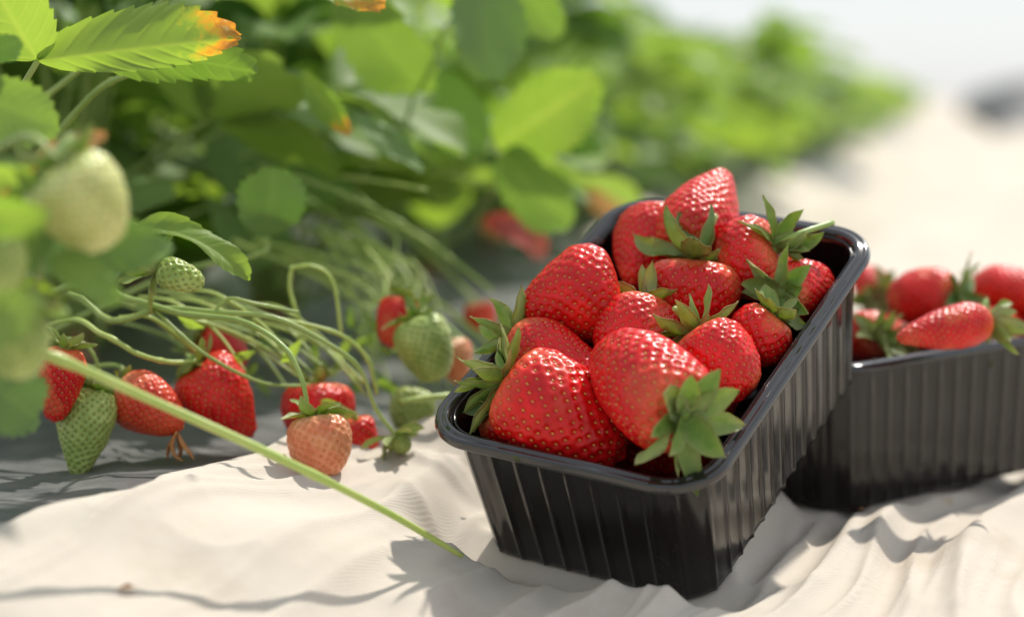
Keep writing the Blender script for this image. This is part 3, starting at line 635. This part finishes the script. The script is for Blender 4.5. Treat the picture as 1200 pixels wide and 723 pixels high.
# fruit trusses
F0 = at(50, 414, .655)
pstalk(PA, [CA, at(-90, 400, .80), at(-40, 398, .68), F0, at(180, 470, .675), at(330, 538, .69), at(450, 598, .715), at(541, 651, .742)], [.0022, .0020, .0019, .0017, .00165, .0015, .0013, .00105], 'stalk_pale', n=70, name='long_stalk', k=14)
S_ = lambda pts, r=.0011, m='stalk': pstalk(PA, pts, np.asarray(r)*.85, m, n=46)
S_([CA, at(60, 350, .86), at(130, 376, .84), at(190, 362, .825), at(250, 366, .82), at(320, 372, .82), at(376, 398, .825), at(420, 430, .83), at(440, 478, .835), at(462, 508, .835)], [.002, .0016, .0014, .0011, .0010])
S_([CA, at(70, 340, .85), at(150, 350, .83), at(215, 368, .82), at(282, 376, .81), at(330, 404, .80), at(352, 440, .795), at(361, 478, .795)], [.002, .0016, .0014, .0012, .0010])
S_([at(180, 362, .825), at(236, 412, .82), at(300, 446, .835), at(344, 452, .85), at(372, 448, .868)], .0009)
S_([CA, at(60, 380, .84), at(120, 392, .82), at(160, 414, .82), at(196, 424, .83), at(228, 424, .84)], .0013, 'stalk_pale')
S_([at(140, 372, .84), at(176, 372, .83), at(215, 400, .85), at(236, 420, .86)], .0010, 'stalk_pale')
S_([at(300, 370, .825), at(340, 376, .84), at(398, 392, .85), at(430, 420, .855), at(442, 462, .86)], .0010, 'stalk_pale')
S_([at(250, 366, .82), at(268, 350, .82), at(300, 356, .82), at(350, 366, .83)], .0009)
S_([at(342, 312, .88), at(340, 340, .88), at(352, 380, .88), at(356, 402, .88)], .0011, 'stalk_pale')
S_([at(342, 314, .88), at(366, 312, .88), at(390, 330, .88), at(400, 390, .88)], .0010, 'stalk_pale')
S_([at(470, 470, .86), at(530, 464, .87), at(600, 470, .9)], .0015, 'stalk_pale')
S_([CA, at(110, 430, .86), at(150, 440, .85)], .0013)
S_([at(20, 396, .83), at(86, 398, .83), at(112, 420, .83), at(116, 456, .83)], .0009)
S_([at(215, 372, .85), at(270, 388, .86), at(330, 420, .87), at(380, 470, .87)], .0009, 'stalk_pale')
for k_, (a_, b_) in enumerate([((376, 470), (420, 492)), ((250, 430), (300, 412)), ((330, 425), (352, 398)), ((208, 370), (240, 384))]):
    pxleaf(PA, (*a_, .85), (*b_, .845), 16, roll=20*k_-20, m='leaf_fresh', bend=.6, name='bract', tint=.9)
# --- berries on the plants
G3 = 'strawberries hanging from the nearest plant'
berry('big pale unripe berry hanging blurred in front at the left', at(66, 188, .60), at(128, 292, .605), 112, 'blunt', m='white', seeds='seed_g', cal=dict(n=8, L=.014, W=.005, lift=.3, curl=.4, m='sepal'), stem=dict(pts=[at(30, 160, .61), at(-40, 200, .66)]), group=G3, seed=60, pale=.4)
berry('pale green berry at the left picture edge below the big pale one', at(-14, 270, .58), at(2, 345, .58), 78, 'round', m='green', seeds='seed_g', cal=dict(n=8, L=.014, W=.006, lift=.3, curl=.5), group=G3, seed=61)
berry('yellow green berry at the left edge where the long stalk starts', at(22, 360, .60), at(22, 446, .60), 76, 'round', m='green', seeds='seed_g', cal=dict(n=9, L=.014, W=.006, lift=.2, curl=.5, m='sepal_pale'), group=G3, seed=62)
berry('small green berry dangling in the air under the curved leaflet', at(184, 314, .80), at(240, 334, .80), 38, 'blunt', m='green', seeds='seed_g', cal=dict(n=8, inner=2, L=.0135, W=.0052, lift=.35, curl=.1, m='sepal'), stem=dict(pts=[at(178, 335, .81), at(176, 366, .825)]), group=G3, seed=63, nseed=110)
berry('pink glossy berry behind the long stalk beside the green one', at(78, 404, .80), at(62, 496, .80), 56, 'long', m='red', group=G3, seed=64, pale=.6, cal=dict(n=7, L=.010, W=.004, lift=.3, curl=.4))
berry('green conical berry hanging tip down over the grey plastic', at(108, 452, .815), at(90, 562, .805), 72, 'cone', m='green', seeds='seed_g', cal=dict(n=9, L=.0125, W=.0045, lift=-.1, curl=.5, m='leaf_fresh' if False else 'sepal'), group=G3, seed=65, pale=.2, res=1.1)
berry('orange red berry with a dried flower scrap on its tip', at(136, 452, .825), at(216, 502, .82), 74, 'long', m='orange', cal=dict(n=8, L=.010, W=.004, lift=.1, curl=.5), group=G3, seed=66, pale=.35, res=1.1)
berry('long red berry with a swollen shoulder between the stalks', at(228, 424, .84), at(298, 512, .845), 92, 'cone', m='red', cal=dict(n=8, L=.012, W=.0045, lift=.1, curl=.5), group=G3, seed=67, pale=.1, bend=-.15, res=1.1)
berry('bright red berry furthest back behind the swollen red one', at(228, 394, .91), at(286, 430, .92), 66, 'blunt', m='red', cal=dict(n=8, L=.012, W=.0045, lift=.2, curl=.5), group=G3, seed=68, pale=.1, res=.8)
berry('red berry behind the blushing one, its base in shade', at(372, 446, .87), at(372, 528, .865), 88, 'blunt', m='red', cal=dict(n=8, L=.011, W=.004, lift=.3, curl=.5), group=G3, seed=69, res=.9)
berry('half ripe blushing berry with a fresh green calyx resting on the cloth edge', at(370, 484, .800), at(380, 562, .795), 78, 'blunt', m='blush', cal=dict(n=7, L=.0145, W=.0062, lift=.05, curl=.2, var=.3, m='sepal'), group=G3, seed=70, pale=.3, res=1.1)
berry('small red berry lying right of the blushing one', at(414, 488, .85), at(432, 542, .85), 46, 'blunt', m='red', group=G3, seed=71, res=.8)
berry('blurred green berry leaning on red ones left of the tilted punnet', at(486, 370, .89), at(514, 448, .885), 68, 'blunt', m='green', seeds='seed_g', cal=dict(n=8, L=.012, W=.005, lift=.3, curl=.5), group=G3, seed=72, res=.7)
berry('blurred red berry behind the green one left of the tilted punnet', at(474, 348, .915), at(456, 408, .91), 52, 'blunt', m='red', cal=dict(n=8, L=.012, W=.005, lift=.3, curl=.5), group=G3, seed=73, res=.7)
berry('blurred half ripe berry touching the corner of the tilted punnet', at(524, 398, .93), at(542, 452, .925), 50, 'cone', m='blush', group=G3, seed=74, res=.7)
berry('green berry low down beside the drooping pale calyx', at(486, 456, .90), at(478, 512, .89), 56, 'blunt', m='green', seeds='seed_g', group=G3, seed=75, res=.7)
berry('tiny pale fruit with a drooping calyx at the end of its stalk', at(462, 508, .835), at(478, 530, .835), 26, 'blunt', m='green', seeds='seed_g', cal=dict(n=9, L=.0125, W=.005, lift=-.7, curl=-.1, m='sepal_pale'), group=G3, seed=76, res=.6)
berry('orange scrap of ripe fruit far back among the stalks', at(560, 352, 1.05), at(566, 388, 1.05), 40, 'round', m='orange', group=G3, seed=77, res=.6)
# dried flower scrap at the tip of the orange berry
a = Acc()
for k_, pts in enumerate([[(207, 506), (202, 518), (204, 532), (214, 540)], [(209, 508), (214, 520), (222, 530), (227, 538)], [(206, 510), (198, 524), (196, 538)], [(208, 512), (212, 528), (206, 541)]]):
    a.add(*tube([at(x, y, .815+.002*k_) for x, y in pts], [.0014, .0030, .0024, .0008], 14, 8, flat=.3))
tag(a.build('dried_flower', simple('dried_petal', (.60, .22, .05), .6, (.72, .42, .18), 200, trans=.3), None, origin=at(208, 530, .816)), 'shrivelled orange brown flower remains clinging to a berry tip', 'dried flower')
# second, third, ... plants of the row
def keep(x, y, h): return x > EX(y)-.02
PB = near_plant(-.245, 1.14, 'shaded plant just behind the hanging berries', 30, 5, H=(.06, .30), avoid=keep)
PC = near_plant(-.16, 1.36, 'broad leaved plant behind the blurred berries left of the punnets', 28, 6, H=(.05, .29), avoid=keep)
CB = V(-.16, 1.36, base_z(-.16, 1.36)+.01)
J2 = at(575, 178, 1.14); sj = [at(585, 195, 1.15), at(560, 250, 1.2), at(500, 300, 1.3), CB]
pxleaf(PC, (580, 172, 1.13), (700, 92, 1.12), 118, roll=12, m='leaf_fresh', bend=.3, tint=.4, stalk=sj)
pxleaf(PC, (588, 180, 1.13), (672, 262, 1.10), 100, roll=30, m='leaf', bend=.5, tint=.2)
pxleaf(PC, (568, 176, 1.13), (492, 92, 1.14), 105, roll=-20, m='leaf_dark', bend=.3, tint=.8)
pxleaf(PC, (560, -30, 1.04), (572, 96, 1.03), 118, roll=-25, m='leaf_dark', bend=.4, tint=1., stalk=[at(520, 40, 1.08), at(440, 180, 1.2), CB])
pxleaf(PC, (600, -40, 1.1), (656, 44, 1.1), 70, roll=20, m='leaf', bend=.4, tint=.3)
pxleaf(PC, (355, 82, .98), (412, 158, .98), 46, roll=35, m='leaf_fresh', bend=.4, rust=1.0, tint=.3)
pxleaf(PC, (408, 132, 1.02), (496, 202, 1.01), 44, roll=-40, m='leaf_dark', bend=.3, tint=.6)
pxleaf(PC, (400, -20, 1.05), (500, 110, 1.08), 120, roll=25, m='leaf', bend=.4, tint=.5)
pxleaf(PC, (620, 270, 1.3), (560, 262, 1.3), 40, roll=0, m='dry', bend=.6, name='withered_leaf')
pxleaf(PC, (570, 255, 1.15), (640, 300, 1.2), 44, roll=-30, m='redleaf', bend=.6, name='withered_leaf', label='withered red leaf blurred above the left rim')
pxleaf(PC, (740, 250, 1.5), (690, 222, 1.5), 44, roll=-30, m='dry', bend=.6, name='withered_leaf')
rg = np.random.default_rng(12)
for i in range(20):
    x0, y0 = rg.uniform(270, 420), rg.uniform(170, 290); d_ = rg.uniform(1.0, 1.25); l = rg.uniform(90, 210); sl = rg.uniform(.15, .95)
    pstalk(PC, [at(x0, y0, d_+.03), at(x0+l*.5, y0+l*sl*.42, d_), at(x0+l, y0+l*sl, d_-.04)], [.0013, .0009], 'stalk_pale' if rg.random() < .6 else 'stalk', n=16, k=6, name='runner')
rg = np.random.default_rng(21)
for i in range(26):
    x0, y0 = rg.uniform(330, 450), rg.uniform(255, 320); x1, y1 = rg.uniform(420, 530), rg.uniform(380, 470); d_ = rg.uniform(.96, 1.10)
    bow = rg.uniform(8, 34)
    pstalk(PC, [at(x0, y0, d_+.05), at((x0*2+x1)/3+bow, (y0*2+y1)/3-bow*.6, d_+.02), at((x0+2*x1)/3+bow*.7, (y0+2*y1)/3-bow*.3, d_), at(x1, y1, d_-.02)], [.0008, .0005], 'stalk_pale' if rg.random() < .7 else 'stalk', n=16, k=6, name='runner')
for i in range(16):
    x0, y0 = rg.uniform(150, 340), rg.uniform(345, 385); x1 = x0+rg.uniform(70, 150); y1 = y0+rg.uniform(45, 105); d_ = rg.uniform(.85, .92)
    pstalk(PC, [at(x0-40, y0-6, d_+.02), at(x0, y0, d_), at((x0+x1)/2+6, (y0+y1)/2-8, d_), at(x1, y1, d_-.01)], [.0009, .0006], 'stalk_pale' if rg.random() < .6 else 'stalk', n=20, k=6, name='runner')
for i in range(30):
    x0, y0 = rg.uniform(290, 520), rg.uniform(370, 470); a_ = rg.uniform(0, 6.28); l = rg.uniform(14, 34); d_ = rg.uniform(.88, .98)
    pxleaf(PC, (x0, y0, d_), (x0+l*math.cos(a_), y0+l*math.sin(a_), d_), l*.45, roll=rg.uniform(-50, 50), m='leaf_fresh' if rg.random() < .7 else 'leaf', bend=.6, name='bract', nu=14, nv=7)
near_plant(-.30, 1.62, 'tall plant third in the row, behind the broad leaved one', 26, 8, H=(.05, .28), avoid=keep)
near_plant(-.07, 1.68, 'plant at the bed edge right behind the withered red leaf', 24, 9, H=(.05, .25), avoid=keep)
near_plant(-.02, 2.0, 'plant at the bed edge past the third tall one', 24, 10, H=(.05, .27), avoid=keep)
near_plant(-.50, 1.55, 'plant behind the shaded one at the far side of the bed', 26, 15, H=(.05, .32))
near_plant(-.42, 1.20, 'plant at the back of the bed, hidden in the upper left shade', 26, 14, H=(.05, .31))
# the far part of the row: shared plant meshes
protos = []
for s_ in range(3):
    rg = np.random.default_rng(40+s_); r = empty('strawberry_plant', (0, 0, 0), 'leafy plant in the blurred row running back beside the cloth', 'plant', 'far strawberry plants in the row')
    A1 = Acc(); A2 = Acc()
    for i in range(20):
        (sv, sf), a = rand_leaf(V(0, 0, .0), i*2.4+rg.random(), rg.uniform(.03, .18), rg.uniform(.06, .215), rg.uniform(.06, .08), rg, nu=8, nv=5, lod=1)
        A2.add(sv, sf); 
        vv = np.concatenate(a.v); A1.add(vv, [np.concatenate(a.f[4])], 0, {k: np.concatenate([np.broadcast_to(q, len(a.v[0])) for q in a.a[k]]) for k in a.a})
    A1.build('foliage', [M[['leaf', 'leaf_fresh', 'leaf'][s_]]], r); A2.build('stalks', [M['stalk']], r); protos.append(r)
def dup(o, loc, rz, s):
    c = o.copy(); COL.objects.link(c); c.location = loc; c.rotation_euler = (0, 0, rz); c.scale = (s, s, s)
    for ch in o.children:
        d = ch.copy(); COL.objects.link(d); d.parent = c
    return c
rg = np.random.default_rng(77); first = [True]*3; y = 2.2; i = 0
spots = []
while y < 24:
    for off in (-.13, -.36): spots.append((EX(y)+off+rg.normal(0, .03), y+rg.normal(0, .05), 1.0, 0))
    y += .21+y*.012
y = 1.5
while y < 14: spots.append((EX(y)-.66+rg.normal(0, .05), y+rg.normal(0, .06), 1.08, 0)); y += .25+y*.015
y = 3
while y < 26: spots.append((EX(y)-1.9+rg.normal(0, .12), y, 1.15, 1)); y += .42+y*.02
for x, y, s_, far in spots:
    k = i % 3; i += 1; sc_ = s_*rg.uniform(.88, 1.18); loc = (x, y, base_z(x, y) if x > EX(y)-1 else .03); rz = rg.uniform(0, 6.28)
    if first[k]: o = protos[k]; o.location = loc; o.rotation_euler = (0, 0, rz); o.scale = (sc_,)*3; first[k] = False
    else: o = dup(protos[k], loc, rz, sc_)
    if far: o['label'] = 'leafy plant of the second row showing past the first'; o['group'] = 'strawberry plants of the second row'
# dark plastic covered bed at the far right
bx = np.linspace(-1, 1, 60); by = np.linspace(0, 1, 120); BX, BY = np.meshgrid(bx, by); 
yy = 10.5+BY*14; xx = EX(10.5)+1.0+BY*2.6+BX*.45+.0; xx = 2.98+.205*(yy-11)+BX*.42
zz = .02+.25*np.sqrt(np.maximum(0, 1-np.abs(BX)**3))*np.minimum(1, BY*12+.05)*(1+.25*noise2(xx*3, yy*2, 1, 31))-.03*(np.abs(BX) > .99)
tag(obj('covered_bed', np.stack([xx, yy, zz], -1).reshape(-1, 3), grid_faces(120, 60), M['black'] if False else simple('dark_film', (.03, .03, .03), .6, (.08, .085, .08), 3)), 'low bed under dark plastic far off at the right edge', 'plant bed')

# ------------------------------------------------------------------ camera, sky, sun
cam = bpy.data.cameras.new('camera'); co = bpy.data.objects.new('camera', cam); COL.objects.link(co); sc.camera = co
co.location = (0, 0, CAMZ); co.rotation_euler = (math.pi/2-PIT, 0, 0); cam.lens = 72; cam.sensor_width = 36; cam.clip_start = .02; cam.clip_end = 3000
cam.dof.use_dof = True; cam.dof.focus_distance = .775; cam.dof.aperture_fstop = 4.5; cam.dof.aperture_blades = 0
SAZ, SEL = math.radians(30), math.radians(54)
w = bpy.data.worlds.new('World'); sc.world = w; w.use_nodes = True; nt = w.node_tree; bg = nt.nodes['Background']
sky = nt.nodes.new('ShaderNodeTexSky'); sky.sky_type = 'NISHITA'; sky.sun_disc = False; sky.sun_elevation = SEL; sky.sun_rotation = SAZ
sky.dust_density = 1.0; sky.air_density = 1.0; sky.ozone_density = 1.0
nt.links.new(mix(nt, .82, sky.outputs[0], (4.15, 4.4, 4.65)), bg.inputs[0]); bg.inputs[1].default_value = .15
sd = bpy.data.lights.new('sun', 'SUN'); sd.energy = 3.5; sd.angle = math.radians(1.4); sd.color = (1, .95, .87)
so = bpy.data.objects.new('sun', sd); COL.objects.link(so)
sv = Vector((math.sin(SAZ)*math.cos(SEL), math.cos(SAZ)*math.cos(SEL), math.sin(SEL))); so.rotation_euler = sv.to_track_quat('Z', 'Y').to_euler(); so.location = (0, 0, 5)
vs_ = sc.view_settings; sc.display_settings.display_device = 'sRGB'; vs_.view_transform = 'Standard'; vs_.look = 'None'; vs_.exposure = 0.33; vs_.gamma = 1; vs_.use_curve_mapping = False
cy_ = sc.cycles if hasattr(sc, 'cycles') else None
sc.render.engine = 'CYCLES'
sc.cycles.use_denoising = True; sc.cycles.denoiser = 'OPENIMAGEDENOISE'; sc.cycles.max_bounces = 8; sc.cycles.transparent_max_bounces = 4; sc.cycles.caustics_reflective = False; sc.cycles.caustics_refractive = False
sc.cycles.use_adaptive_sampling = True; sc.cycles.adaptive_threshold = .015
for o in list(sc.objects):
    if '_o' in o: del o['_o']
